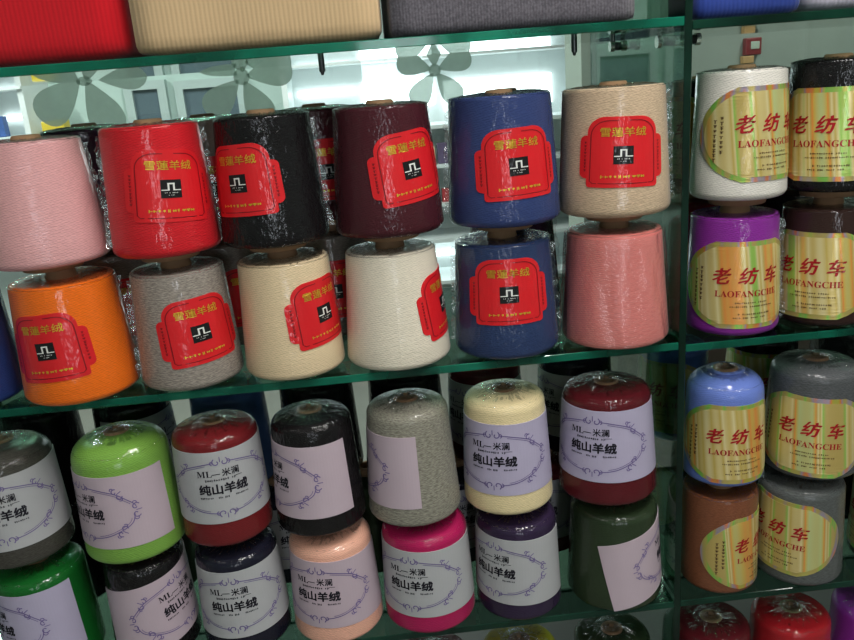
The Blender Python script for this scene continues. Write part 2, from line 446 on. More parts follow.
# outlines as half-width(v): (left,right)
def red_halfwidth(v):
    w_=0.0
    if -0.046<=v<=0.046:
        w_=0.0385; R=0.020
        if v>0.046-R: w_=0.0385-R+sqrt(max(0,R*R-(v-(0.046-R))**2))
        r=0.004
        if v<-0.046+r: w_=0.0385-r+sqrt(max(0,r*r-(-0.046+r-v)**2))
    if -0.034<=v<=0.022:
        r=0.007; x=0.047
        d = max(0, v-(0.022-r), (-0.034+r)-v)
        x = 0.047-r+sqrt(max(0,r*r-d*d))
        w_=max(w_,x)
    return w_
RED_ROWS=[-0.046,-0.0455,-0.044,-0.042,-0.0341,-0.034,-0.0335,-0.032,-0.029,-0.025,-0.015,-0.005,0.005,0.013,0.017,0.0195,0.0215,0.022,0.0221,0.026,0.030,0.034,0.038,0.041,0.0435,0.045,0.0457,0.046]

def make_prints():
    P={}
    g=P2(); g.text('雪蓮羊绒',0.0125,0,0.0265,bold=0.008,sx=1.0); P['red_title']=g
    g=P2(); g.ticks(-0.023,0.024,-0.0315,0.0042,5,pitch=0.0046,gap=0.04); P['red_foot']=g
    g=P2(); g.rect(-0.0105,0.0105,-0.0105,0.0105); P['emblem']=g
    g=P2()
    g.rect(-0.0036,-0.0018,-0.001,0.0062); g.rect(0.0018,0.0036,-0.001,0.0062); g.rect(-0.0036,0.0036,0.0052,0.0068)
    g.rect(-0.0098,-0.0018,-0.0019,-0.0008); g.rect(0.0018,0.0098,-0.0019,-0.0008)
    g.ticks(-0.0065,0.0068,-0.0045,0.0016,7,pitch=0.0015); g.ticks(-0.003,0.004,-0.0072,0.0012,8,pitch=0.0013)
    P['emblem_mark']=g
    g=P2(); pts=[]
    W_,Hb,Ht,R=0.0345,-0.0405,0.041,0.019
    pts += [(-W_,Hb+0.003),(-W_,-0.02),(-W_,0),(-W_,Ht-R)]
    for k in range(1,9): a=pi-k*(pi/2)/8; pts.append((-W_+R+R*cos(a),Ht-R+R*sin(a)))
    pts += [(-0.008,Ht),(0.008,Ht)]
    for k in range(0,9): a=pi/2-k*(pi/2)/8; pts.append((W_-R+R*cos(a),Ht-R+R*sin(a)))
    pts += [(W_,0),(W_,-0.02),(W_,Hb+0.003),(W_-0.003,Hb),(0.02,Hb),(0.01,Hb),(0,Hb),(-0.01,Hb),(-0.02,Hb),(-W_+0.003,Hb)]
    g.line(pts,0.0011,True)
    g.vticks(-0.0405,-0.026,0.014,0.003,3,pitch=0.0045); g.vticks(0.0408,-0.026,0.014,0.003,4,pitch=0.0045)
    P['red_border']=g
    # lilac label: text block and scroll wreath
    g=P2(); g.text('𝐌𝐋',0.0135,-0.024,0.0205,bold=0.0); g.rect(-0.0135,-0.002,0.0185,0.0195)
    g.text('米澜',0.0125,0.0125,0.0205,bold=0.012)
    g.ticks(-0.024,0.018,0.0105,0.0042,11,pitch=0.0031,gap=.06); g.rect(0.018,0.028,0.0115,0.0122)
    g.text('纯山羊绒',0.0165,0,-0.0035,bold=0.032,sx=1.05)
    g.ticks(-0.034,-0.016,-0.0165,0.0034,12,pitch=0.0024,gap=.03); g.ticks(-0.009,0.007,-0.0168,0.0034,13,pitch=0.0022,gap=.03); g.ticks(0.015,0.035,-0.0165,0.0034,14,pitch=0.0024,gap=.03)
    P['lilac_text']=g
    g=P2()
    A,B=0.072,0.036
    def oval(t0,t1,n=26,a=A,b=B):
        return [(a*cos(t0+(t1-t0)*k/n)*(1+0.02*sin(9*(t0+(t1-t0)*k/n))), b*sin(t0+(t1-t0)*k/n)) for k in range(n+1)]
    for q in range(4):
        t=q*pi/2
        g.line(oval(t+0.14,t+pi/2-0.14),0.0012); g.line(oval(t+0.3,t+pi/2-0.3,18,A*0.955,B*0.93),0.0007)
    def curl(cx,cy,r,a0,turn,wd=0.0014):
        g.line([(cx+r*(1-k/26)*cos(a0+turn*k/20),cy+r*(1-k/26)*sin(a0+turn*k/20)) for k in range(21)],wd)
    for (cx,cy,rt) in [(A,0,0),(-A,0,pi),(0,B,pi/2),(0,-B,-pi/2),(A*0.72,B*0.72,0.6),(A*0.72,-B*0.72,-0.6),(-A*0.72,B*0.72,2.5),(-A*0.72,-B*0.72,-2.5)]:
        big = 0.0055 if abs(cx)>0.06 or cx==0 else 0.0045
        for sgn in (-1,1):
            ox,oy=-sin(rt)*big*0.9*sgn, cos(rt)*big*0.9*sgn
            curl(cx+ox,cy+oy,big,rt+sgn*0.5,sgn*5.2)
            curl(cx+ox*2.1,cy+oy*2.1,big*0.6,rt+pi,-sgn*5.0,0.0012)
        g.line([(cx+k*0.0009*cos(rt),cy+k*0.0009*sin(rt)) for k in range(9)],0.0011)
    P['lilac_wreath']=g
    # gold label
    g=P2()
    for ch,dx,dy,rt in [('老',-0.033,0.012,0.06),('纺',0.0,0.012,-0.02),('车',0.032,0.011,0.05)]:
        g.text(ch,0.0228,dx,dy,bold=0.042,shear=0.2,rot=rt,brush=True)
    g.text('𝐋𝐀𝐎𝐅𝐀𝐍𝐆𝐂𝐇𝐄',0.0118,0,-0.0115,bold=0.0,sx=1.0)
    P['gold_title']=g
    g=P2()
    g.ticks(-0.016,0.030,-0.0235,0.0026,21,pitch=0.0026,gap=.1); g.ticks(-0.022,0.034,-0.0285,0.0026,22,pitch=0.0024,gap=.08)
    g.ticks(-0.012,0.030,-0.0385,0.003,23,pitch=0.0026,gap=.05); g.ticks(-0.018,0.026,-0.0435,0.0026,24,pitch=0.0024,gap=.1)
    P['gold_small']=g; g=P2()
    g.vticks(-0.060,-0.022,0.022,0.0042,25,pitch=0.0058); g.vticks(-0.0685,-0.034,0.018,0.0042,26,pitch=0.0058)
    P['gold_side']=g
    return P
PRINTS = make_prints()

# ------------------------------------------------------------------ yarn cones
class Cone:
    def __init__(s, rb, rt, H, style, zb=0.006):
        s.rb,s.rt,s.H,s.style=rb,rt,H,style
        s.zb=zb                                  # yarn starts above the paper core's foot
    def rad(s, z):
        t=(z-s.zb)/s.H
        return s.rb+(s.rt-s.rb)*t
    def profile(s):
        P=[]; zb=s.zb; H=s.H
        rc=0.009; P.append((0.024,zb))
        P.append((s.rb-rc*1.6,zb))
        for k in range(7):
            a=-pi/2+k*(pi/2)/6; P.append((s.rad(zb+rc)-rc+rc*cos(a), zb+rc+rc*sin(a)))
        rs = {'flat':0.0045,'dome':0.014,'round':0.026}[s.style]
        for k in range(1,7):
            z=zb+rc+(H-rc-rs)*k/6; P.append((s.rad(z),z))
        rr=s.rad(zb+H-rs)
        for k in range(1,8):
            a=k*(pi/2)/7; P.append((rr-rs+rs*cos(a), zb+H-rs+rs*sin(a)))
        up = 0.001 if s.style=='flat' else 0.0035
        P.append((rr-rs-0.004,zb+H+up*0.3)); P.append((0.026,zb+H+up)); P.append((0.015,zb+H+up))
        return P
    def wrap(s, u, v, zc, phi, tilt, off):
        c,q=cos(tilt),sin(tilt); u,v=c*u-q*v,q*u+c*v
        z=zc+v; r=s.rad(z)+off; a=phi+u/s.rad(zc)
        return (r*sin(a), -r*cos(a), z)

def print_obj(name, P, cone, zc, phi, tilt, off, mat, parent, label=None, scale=1.0, su=1.0, sv=1.0):
    V=[cone.wrap(u*scale*su,v*scale*sv,zc,phi,tilt,off) for u,v in P.V]
    o=link(name, V, P.F, mat, parent)
    if label: o['label']=label
    return o

def sheet_obj(name, rows, hw, cone, zc, phi, tilt, off, mat, parent, cols=20, off_in=-0.0004):
    """label sheet from half-widths per row; its rim runs down to the yarn so it has thickness"""
    V=[];F=[];UV=[]; n=cols+1
    for v in rows:
        l,r=hw(v)
        for k in range(n):
            u=l+(r-l)*k/cols
            V.append(cone.wrap(u,v,zc,phi,tilt,off)); UV.append((u+0.3,v+0.3))
    R=len(rows)
    for i in range(R-1):
        for k in range(cols):
            a=i*n+k; F.append((a,a+1,a+n+1,a+n))
    rim=[k for k in range(n)]+[i*n+cols for i in range(1,R)]+[(R-1)*n+k for k in range(cols-1,-1,-1)]+[i*n for i in range(R-2,0,-1)]
    base=len(V)
    for idx in rim:
        i,k=divmod(idx,n); v=rows[i]; l,r=hw(v); u=l+(r-l)*k/cols
        V.append(cone.wrap(u,v,zc,phi,tilt,off_in)); UV.append(UV[idx])
    m=len(rim)
    for j in range(m):
        j2=(j+1)%m; F.append((rim[j],base+j,base+j2,rim[j2]))
    return link(name,V,F,mat,parent,smooth=False,uvs=UV)

def film_obj(cone, parent, seed, fin_angles):
    """loose shrink film: pleated collar on the top and crimped seam fins down the side"""
    rn=random.Random(seed); V=[];F=[]
    seg=120; rings=9; zt=cone.zb+cone.H
    r_out=cone.rad(zt-0.004)+0.0008; rs_={'flat':0.0045,'dome':0.014,'round':0.026}[cone.style]
    for i in range(rings):
        t=i/(rings-1)
        for k in range(seg):
            a=2*pi*k/seg
            pl=(rn.random()-0.5)
            if cone.style=='flat':
                r=r_out-(r_out-0.024)*t; z=zt-0.0035*(1-t)**3+0.0018+0.0022*max(0,pl)*(0.4+t)
            else:
                r=r_out-0.004-(r_out-0.008)*t; z=zt-(rs_*0.62)*(1-t)**2.6+0.004+0.0048*max(0,pl)*(0.55+0.6*t)*(1 if k%3 else 0.3)+0.0042*max(0,min(1,(t-0.55)/0.25))
            V.append((r*sin(a),-r*cos(a),z))
    for i in range(rings-1):
        for k in range(seg):
            k2=(k+1)%seg; F.append((i*seg+k,i*seg+k2,(i+1)*seg+k2,(i+1)*seg+k))
    for fa in fin_angles:
        b=len(V); n=26
        for i in range(n):
            t=i/(n-1); z=cone.zb+0.012+(cone.H-0.020)*t; r=cone.rad(z)-0.0005
            wd=0.004+0.004*rn.random()
            a2=fa+(rn.random()-0.5)*0.05
            V.append((r*sin(fa),-r*cos(fa),z)); V.append(((r+wd)*sin(a2),-(r+wd)*cos(a2),z+0.001*(rn.random()-.5)))
        for i in range(n-1): F.append((b+2*i,b+2*i+1,b+2*i+3,b+2*i+2))
    o=link('plastic_wrap',V,F,FILM,parent)
    o['label']='clear crinkled film'
    return o

_meshcache={}
def yarn_cone(x, y, z, rb, rt, H, col, style, kind, phi, label, group, tilt=0.0, zc=None, fins=(), seed=None, paper=None, tip=None, zb=None, bag=False):
    """kind: 'red','lilac','gold',None ; phi: degrees right of the camera-facing side"""
    if zb is None: zb = (0.0095 if z>0.1 else 0.004) if style=='flat' else 0.006
    cn=Cone(rb,rt,H,style,zb)
    root=empty('yarn_cone',(x,y,z+Z0)); tag(root,label,'yarn',group)
    seed = seed if seed is not None else hash((round(x,3),round(y,3),round(z,3)))%9999
    V,F,UV=lathe(cn.profile(),72)
    link('yarn',V,F,col,root,smooth=True,uvs=UV)
    # paper core: conical tube through the yarn, foot below and tip above
    if tip is None: tip = (0.006 if z>0.1 else 0.013) if style=='flat' else (0.0145 if -0.5<z<-0.3 else 0.006)
    h2=H+cn.zb+tip
    prof=[(0.032,0.0),(0.0355,0.0),(0.0375,cn.zb),(0.0375,cn.zb+0.0005),(0.025,cn.zb+0.03),(0.019,h2-0.010),(0.0165,h2-0.0015),(0.015,h2),(0.011,h2),(0.010,h2-0.006),(0.009,h2-0.03)]
    V,F,UV=lathe(prof,40)
    link('paper_core',V,F,PAPER_CORE,root,smooth=True)
    a0=atan2(-x, y+CAMD); ph=a0+radians(phi); tl=radians(tilt)
    film_obj(cn,root,seed,[a0+radians(f) for f in fins])
    if bag:                                  # a loose bag of clear film with long vertical folds
        rn=random.Random(seed+5); ks=[(rn.randint(9,26),rn.uniform(0,6.3),rn.uniform(-8,8)) for q in range(5)]
        V=[];F=[]; n=150; m=14
        for i in range(m):
            t=i/(m-1); zz=cn.zb+0.006+(cn.H-0.010)*t
            for k in range(n):
                a=2*pi*k/n
                d=sum(abs(sin(f*a/2+p0+w_*zz*3)) for f,p0,w_ in ks)/5
                rr=cn.rad(zz)+0.0006+0.0060*d**2
                V.append((rr*sin(a),-rr*cos(a),zz))
        for i in range(m-1):
            for k in range(n): F.append((i*n+k,i*n+(k+1)%n,(i+1)*n+(k+1)%n,(i+1)*n+k))
        fb_=link('plastic_wrap',V,F,BAGFILM,root,smooth=True); fb_['label']='loose clear film bag with vertical folds'
    if kind=='red':
        zc_=cn.zb+(zc if zc else 0.071)
        lb=sheet_obj('label',[v*0.9 for v in RED_ROWS],lambda v:(-1.13*red_halfwidth(v/0.9),1.13*red_halfwidth(v/0.9)),cn,zc_,ph,tl,0.0008,RED_LABEL,root)
        lb['label']='red paper label with gold and black print'
        print_obj('printed_border',PRINTS['red_border'],cn,zc_,ph,tl,0.0011,RED_LINE,lb,su=1.13,sv=0.9)
        print_obj('lettering',PRINTS['red_title'],cn,zc_,ph,tl,0.0012,GOLD,lb,su=1.13,sv=0.9)
        print_obj('lettering',PRINTS['red_foot'],cn,zc_,ph,tl,0.0012,GOLD,lb,su=1.13,sv=0.9)
        print_obj('emblem',PRINTS['emblem'],cn,zc_-0.003,ph,tl,0.0012,BLACK_PRINT,lb,su=1.12)
        print_obj('emblem_mark',PRINTS['emblem_mark'],cn,zc_-0.003,ph,tl,0.0015,WHITE_PRINT,lb,su=1.12)
    elif kind=='lilac':
        zc_=cn.zb+(zc if zc else 0.080)
        hh=0.0505
        rows=[-hh+2*hh*k/10 for k in range(11)]
        lb=sheet_obj('label',rows,lambda v:(-0.118,0.118),cn,zc_,ph,tl,0.0008,paper or LILAC_LABEL,root,cols=56)
        lb['label']='pale paper label with black print in a scroll frame'
        print_obj('printed_frame',PRINTS['lilac_wreath'],cn,zc_,ph,tl,0.0012,LILAC_PRINT,lb)
        print_obj('lettering',PRINTS['lilac_text'],cn,zc_+0.002,ph,tl,0.0013,INK,lb,scale=0.92)
    elif kind=='gold':
        zc_=cn.zb+(zc if zc else 0.074)
        a_,b_=0.092,0.063; vt,vb=0.056,-0.058
        rows=[vb+(vt-vb)*k/28 for k in range(29)]
        def hwf(v,a_=a_,b_=b_):
            q=a_*sqrt(max(0.0,1-(v/b_)**2)); return (-q,q)
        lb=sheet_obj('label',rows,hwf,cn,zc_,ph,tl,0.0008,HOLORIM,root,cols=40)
        lb['label']='oval holographic gold label with red lettering'
        rows2=[vb+0.006+(vt-vb-0.012)*k/24 for k in range(25)]
        def hw2(v):
            q=(a_-0.008)*sqrt(max(0.0,1-(v/(b_-0.006))**2)); return (-q,q)
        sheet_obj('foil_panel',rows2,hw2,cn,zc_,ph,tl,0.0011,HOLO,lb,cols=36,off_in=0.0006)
        print_obj('lettering',PRINTS['gold_title'],cn,zc_,ph,tl,0.0015,CRIMSON_INK,lb)
        print_obj('lettering',PRINTS['gold_small'],cn,zc_,ph,tl,0.0015,BROWN_INK,lb)
        print_obj('lettering',PRINTS['gold_side'],cn,zc_,ph,tl,0.0015,BROWN_INK,lb)
    return root

# ------------------------------------------------------------------ the room
def panel(name, x0,x1,y0,y1,z0,z1, mat): return struct(bm_link(name, box_bm(x0,x1,y0,y1,z0,z1), mat))
WALLP = principled('pale_wall_paint', (186,206,200), rough=0.8, spec=0.2, noise=0.05, nscale=2)
WHITEP = principled('white_ceiling_paint', (225,228,224), rough=0.85, spec=0.2, noise=0.04, nscale=3)
FLOORM = principled('grey_floor_tile', (112,112,106), rough=0.6, noise=0.10, nscale=5)
PILLARM = principled('grey_green_paint', (146,156,146), rough=0.7, spec=0.3, noise=0.10, nscale=6)
panel('floor', -4.2,4.2,-4.2,4.2,-0.1,0.0, FLOORM)
panel('ceiling', -4.2,4.2,-4.2,4.2,CEIL,CEIL+0.1, WHITEP)
panel('wall_back', -4.2,4.2,4.2,4.3,0,CEIL, WALLP)
panel('wall_front', -4.2,4.2,-4.3,-4.2,0,CEIL, WALLP)
panel('wall_left', -4.3,-4.2,-4.2,4.2,0,CEIL, WALLP)
panel('wall_right', 4.2,4.3,-4.2,4.2,0,CEIL, WALLP)
panel('trim_1', 0.86,2.9,2.2,2.45,0,CEIL, PILLARM)            # broad painted pier behind the right bay
# ceiling fixtures that carry the area lights
FIXM = principled('white_fixture', (228,230,228), rough=0.4)
TUBEM = emit_mat('tube_glow', (255,252,244), 9.0)
for i,(x,y,e) in enumerate(TUBES):
    t=empty('ceiling_light',(x,y,CEIL)); tag(t,'white fluorescent batten on the shop ceiling','ceiling light','ceiling battens')
    bm_link('housing', box_bm(-0.07,0.07,-0.63,0.63,-0.045,0.0,0.008), FIXM, t)
    for s in (-0.032,0.032): bm_link('tube', cyl_bm((s,-0.6,-0.062),(s,0.6,-0.062),0.013), TUBEM, t, smooth=True)
# dark window panes on the far wall
DARKPANE = principled('dark_window_glass', (92,108,118), rough=0.15, spec=0.6, noise=0.1, nscale=3)
FRAME = principled('pale_window_frame', (176,192,190), rough=0.5)
for i,(x0,x1,z0,z1) in enumerate([(-1.36,-1.21,-0.5,0.415),(-1.06,-0.74,-0.5,0.40)]):
    wn=struct(empty('window_%d'%(i+1),((x0+x1)/2,4.2,Z0+z0)))
    hw=(x1-x0)/2; h=z1-z0
    bm=box_bm(-hw-0.05,-hw,-0.06,-0.002,-0.05,h+0.05); box_bm(hw,hw+0.05,-0.06,-0.002,-0.05,h+0.05,bm=bm)
    box_bm(-hw,hw,-0.06,-0.002,h,h+0.05,bm=bm); box_bm(-hw,hw,-0.06,-0.002,-0.05,0,bm=bm)
    bm_link('window_frame',bm,FRAME,wn); bm_link('pane',box_bm(-hw,hw,-0.03,-0.01,0,h),DARKPANE,wn)

# glowing window added unseen behind the camera for streak highlights on the film
wn=struct(empty('window_3',(0.25,-4.2,0.55)))
ADDED_GLOW=emit_mat('added_pane_glow',(240,246,255),8.0)
bm_link('pane',box_bm(-0.22,0.22,0.004,0.02,0,1.65),ADDED_GLOW,wn)
for (a0_,a1_,b0_,b1_) in ((-0.27,-0.22,-0.05,1.7),(0.22,0.27,-0.05,1.7),(-0.22,0.22,-0.05,0),(-0.22,0.22,1.65,1.7),(-0.22,0.22,0.8,0.84)): bm_link('window_frame',box_bm(a0_,a1_,0.003,0.05,b0_,b1_),FRAME,wn)

ADDED_COUNTER=principled('added_dark_wood',(58,44,36),rough=0.5,noise=0.2,nscale=8)  # dark block added behind the right bay so its lower gaps look dark
t=empty('added_counter',(1.88,2.0,0)); tag(t,'low dark counter added in front of the grey pier to darken gaps of the right bay','counter')
bm_link('body',box_bm(-1.0,1.0,-0.17,0.17,0,1.20),ADDED_COUNTER,t); bm_link('worktop',box_bm(-1.02,1.02,-0.19,0.18,1.20,1.235,0.004),ADDED_COUNTER,t)

# lit display cabinets across the aisle
CASEM = principled('white_laminate', (222,228,228), rough=0.35, noise=0.02)
CASELIT = emit_mat('lit_diffuser', (244,250,252), 5.0)
BOXCOL=[(176,58,60),(205,190,150),(70,110,90),(60,90,150),(220,215,205),(150,120,70),(200,120,130),(95,80,110)]
def display_case(x0,x1,y,label,lit,shelfz,boxes,seed):
    t=empty('display_cabinet',((x0+x1)/2,y,0)); tag(t,label,'cabinet')
    hw=(x1-x0)/2; top=Z0+0.46
    for q in (-hw,hw-0.03): bm_link('side_panel',box_bm(q,q+0.03,0,0.38,0,top),CASEM,t)
    bm_link('back_board',box_bm(-hw+0.03,hw-0.03,0.36,0.38,0,top),CASEM,t); bm_link('top_board',box_bm(-hw,hw,-0.02,0.38,top,top+0.03),CASEM,t)
    for sz in shelfz: bm_link('shelf',box_bm(-hw+0.03,hw-0.03,0,0.36,Z0+sz-0.02,Z0+sz),CASEM,t)
    for (z0,z1,a,b) in lit: bm_link('light_panel',box_bm(a-(x0+x1)/2,b-(x0+x1)/2,0.33,0.355,Z0+z0,Z0+z1,0.004),CASELIT,t)
    rn=random.Random(seed)
    for sz,xs in boxes:
        for x in xs:
            h=rn.uniform(0.07,0.12); k=rn.randrange(len(BOXCOL))
            b=bm_link('carton',box_bm(-0.028,0.028,-0.03,0.03,0,h,0.003),principled('carton_%d'%k,BOXCOL[k],rough=0.5,noise=0.25,nscale=40),loc=(x,y+0.06+0.02*rn.random(),Z0+sz+0.0008))
            tag(b,'small coloured carton on a shelf of the far lit cabinet','box','cartons on the far cabinet shelves')
display_case(-0.42,1.30,3.6,'long white shop cabinet with bright lit panels seen through the glass back',
    [(0.20,0.36,0.02,0.44),(0.13,0.20,-0.36,0.30),(0.30,0.335,-0.36,-0.02),(0.16,0.33,0.50,1.15),(-0.62,-0.58,0.2,0.8),(-0.72,-0.69,0.2,0.8)],[0.10,-0.12,-0.34,-0.55,-0.80],
    [(-0.12,[0.30,0.37,0.44,0.51,0.58]),(-0.34,[0.31,0.38,0.45,0.52]),(0.10,[])],3)
display_case(-2.9,-1.78,3.6,'white shop cabinet with a glowing strip at the far left',[(0.30,0.33,-2.05,-1.84)],[0.22,0.02,-0.3],[(0.22,[-2.1,-2.03,-1.96]),(0.02,[-2.1,-2.03,-1.96,-1.89])],5)
yb=bm_link('carton',box_bm(-0.06,0.06,-0.05,0.05,0,0.30,0.004),principled('yellow_card',(205,180,50),rough=0.5,noise=0.1),loc=(-1.68,3.7,0.0)); 
yb.scale=(1,1,(Z0+0.285)/0.30); tag(yb,'tall yellow display carton standing beside the far left cabinet','box')
# red box on the pier
rx=1.50; ry=2.2
t=empty('wall_box',(1.530,2.2,Z0+0.345)); tag(t,'small dark red square box with a pale window on the grey pier','box')
bm_link('case',box_bm(-0.032,0.032,-0.03,0,0,0.064,0.004),principled('dark_red_plastic',(120,22,28),rough=0.4,noise=0.1),t)
bm_link('window',box_bm(-0.012,0.022,-0.033,-0.028,0.022,0.05,0.002),principled('pale_green_panel',(176,190,172),rough=0.4),t)
t2=bm_link('wall_box',box_bm(-0.022,0.022,-0.03,0,0,0.028,0.003),principled('tan_plastic',(186,146,92),rough=0.5,noise=0.1),loc=(1.512,2.2,Z0+0.315)); tag(t2,'small tan block on the pier right below the dark red box','box')

# ------------------------------------------------------------------ the glass cabinet
def glass_slab(name, x0,x1,y0,y1,z0,z1, edge, label, cat, face=GLASS, axis='z'):
    bm=box_bm(x0,x1,y0,y1,z0,z1,0.0008,1); bm.normal_update()
    for f in bm.faces:
        n=f.normal
        big = abs(n.z)>0.9 if axis=='z' else (abs(n.x)>0.9 if axis=='x' else abs(n.y)>0.9)
        f.material_index = 0 if big else 1
    o=bm_link(name,bm,[face,edge]); 
    if label: tag(o,label,cat)
    return o
TH=0.0105; YB=0.395; XL=-0.68; XD=0.388; XR=0.98
glass_slab('glass_shelf',XL+0.006,XD-0.0048,0,YB,Z0+0.40-TH,Z0+0.40,EDGE,'top glass shelf of the left bay carrying the folded sweaters','shelf')
glass_slab('glass_shelf',XL+0.006,XD-0.0048,0,YB,Z0-TH,Z0,EDGE,'middle glass shelf of the left bay under the red-labelled cones','shelf')
glass_slab('glass_shelf',XL+0.006,XD-0.0048,0,YB,Z0-0.3975-TH,Z0-0.3975,EDGE_DARK,'bottom glass shelf of the left bay under the lilac-labelled cones','shelf')
glass_slab('glass_shelf',XD+0.0048,XR-0.006,0,YB,Z0+0.395-TH,Z0+0.395,EDGE_DARK,'top glass shelf of the right bay above the white cone','shelf')
glass_slab('glass_shelf',XD+0.0048,XR-0.006,0,YB,Z0-0.004-TH,Z0-0.004,EDGE,'middle glass shelf of the right bay under the purple cone','shelf')
glass_slab('glass_shelf',XD+0.0048,XR-0.006,0,YB,Z0-0.3975-TH,Z0-0.3975,EDGE_DARK,'bottom glass shelf of the right bay under the brown cone','shelf')
glass_slab('glass_divider',XD-0.0048,XD+0.0048,0.0,YB,Z0-0.655,Z0+0.85,EDGE_DIV,'upright glass divider between the two bays','divider',axis='x')
glass_slab('glass_side_panel',XL-0.004,XL+0.006,0.0,YB,Z0-0.655,Z0+0.85,EDGE_DARK,'upright glass end panel left of the left bay','panel',axis='x')
glass_slab('glass_side_panel',XR-0.006,XR+0.004,0.0,YB,Z0-0.655,Z0+0.85,EDGE_DARK,'upright glass end panel right of the right bay','panel',axis='x')
glass_slab('glass_back_panel',XL-0.004,XR+0.004,YB,YB+0.006,Z0-0.655,Z0+0.85,EDGE_DARK,'clear glass back panel of the display cabinet','panel',face=PANE,axis='y')
PLINTH=principled('dark_plinth_laminate',(52,54,52),rough=0.5,noise=0.05)
t=empty('cabinet_plinth',(0.15,0.2,0)); tag(t,'dark plinth below the glass shelves','cabinet')
bm_link('body',box_bm(XL-0.15-0.01,XR-0.15+0.01,-0.2,0.21,0.06,Z0-0.655,0.003),PLINTH,t)
bm_link('kickboard',box_bm(XL-0.15+0.02,XR-0.15-0.02,-0.17,0.19,0,0.06),STEEL,t)
# chrome shelf connectors on the divider, steel pegs under the top shelf
def connector(y,label,x0,x1,z):
    t=empty('shelf_connector',(XD,y,Z0+z)); tag(t,label,'shelf connector')
    bm_link('barrel',cyl_bm((x0,0,0),(x1,0,0),0.0058),STEEL,t,smooth=True); bm_link('ridge',cyl_bm((x0*0.5+x1*0.5-0.006,0,0),(x0*0.5+x1*0.5+0.006,0,0),0.0066),CHROME,t)
    bm_link('collar',cyl_bm((x0-0.001,0,0),(x0+0.005,0,0),0.0074),CHROME,t); bm_link('collar',cyl_bm((x1-0.005,0,0),(x1+0.001,0,0),0.0074),CHROME,t)
    bm_link('screw',cyl_bm((x0+0.004,0,0.006),(x0+0.004,0,0.0117),0.003),STEEL,t)
connector(0.250,'chrome barrel connector through the divider, further back under the top shelf',-0.016,0.026,0.3775)
connector(0.085,'chrome barrel connector near the front edge of the divider under the top shelf',-0.006,0.048,0.3755)
def peg(x,y,label):
    t=empty('shelf_peg',(x,y,Z0+0.40-TH)); tag(t,label,'shelf peg')
    bm_link('stud',cyl_bm((0,0,-0.0165),(0,0,0),0.0042),STEEL,t,smooth=False); bm_link('tip',cyl_bm((0,0,-0.021),(0,0,-0.0165),0.0018,0.003),STEEL,t)
peg(-0.048,0.20,'short steel peg under the top shelf below the beige sweater'); peg(0.305,0.20,'short steel peg under the top shelf below the grey sweater')

# frosted flower stickers on the glass back
FROST=glass_mat('x',(0.9,0.9,0.9))
def frost_mat():
    m,nt,out=newmat('frosted_sticker')
    p=N(nt,'ShaderNodeBsdfPrincipled'); p.inputs['Base Color'].default_value=lin((170,184,176)); p.inputs['Roughness'].default_value=0.7
    tc=N(nt,'ShaderNodeTexCoord'); no=N(nt,'ShaderNodeTexNoise'); no.inputs['Scale'].default_value=60; nt.links.new(tc.outputs['Object'],no.inputs['Vector'])
    t=N(nt,'ShaderNodeBsdfTransparent'); t.inputs[0].default_value=(0.9,0.95,0.92,1)
    mr=N(nt,'ShaderNodeMapRange'); mr.inputs[3].default_value=0.30; mr.inputs[4].default_value=0.42; nt.links.new(no.outputs['Fac'],mr.inputs[0])
    mx=N(nt,'ShaderNodeMixShader'); nt.links.new(mr.outputs[0],mx.inputs[0]); tr=N(nt,'ShaderNodeBsdfTranslucent'); tr.inputs[0].default_value=lin((190,206,198)); ms=N(nt,'ShaderNodeMixShader'); ms.inputs[0].default_value=0.45; nt.links.new(p.outputs[0],ms.inputs[1]); nt.links.new(tr.outputs[0],ms.inputs[2]); nt.links.new(ms.outputs[0],mx.inputs[1]); nt.links.new(t.outputs[0],mx.inputs[2]); nt.links.new(mx.outputs[0],out.inputs[0])
    return m
FROSTM=frost_mat()
def flower(x,z,R,rot,label,n=5,wide=0.42):
    t=empty('flower_sticker',(x,YB-0.0004,Z0+z)); tag(t,label,'sticker','frosted flower stickers on the glass back')
    for k in range(n):
        a=rot+2*pi*k/n; V=[]; m=28
        for d in (0.0,-0.0006):
            for j in range(m):
                s=2*pi*j/m
                px=0.56*R+0.46*R*cos(s); py=wide*R*sin(s)*(0.62+0.38*cos(s))
                V.append((cos(a)*px-sin(a)*py, d-0.00015*k, sin(a)*px+cos(a)*py))
        F=[tuple(range(m)),tuple(range(2*m-1,m-1,-1))]+[(j,m+j,m+(j+1)%m,(j+1)%m) for j in range(m)]
        link('petal',V,F,FROSTM,t)
    bm=cyl_bm((0,-0.0016,0),(0,0,0),R*0.16); bm_link('flower_centre',bm,FROSTM,t)
flower(-0.430,0.398,0.098,radians(218),'frosted grey flower sticker on the glass behind the pink and red cones')
flower(-0.185,0.378,0.080,radians(5),'frosted grey flower sticker on the glass behind the black cone')
flower(0.125,0.365,0.062,radians(90),'frosted grey flower sticker on the glass between maroon and navy cones')

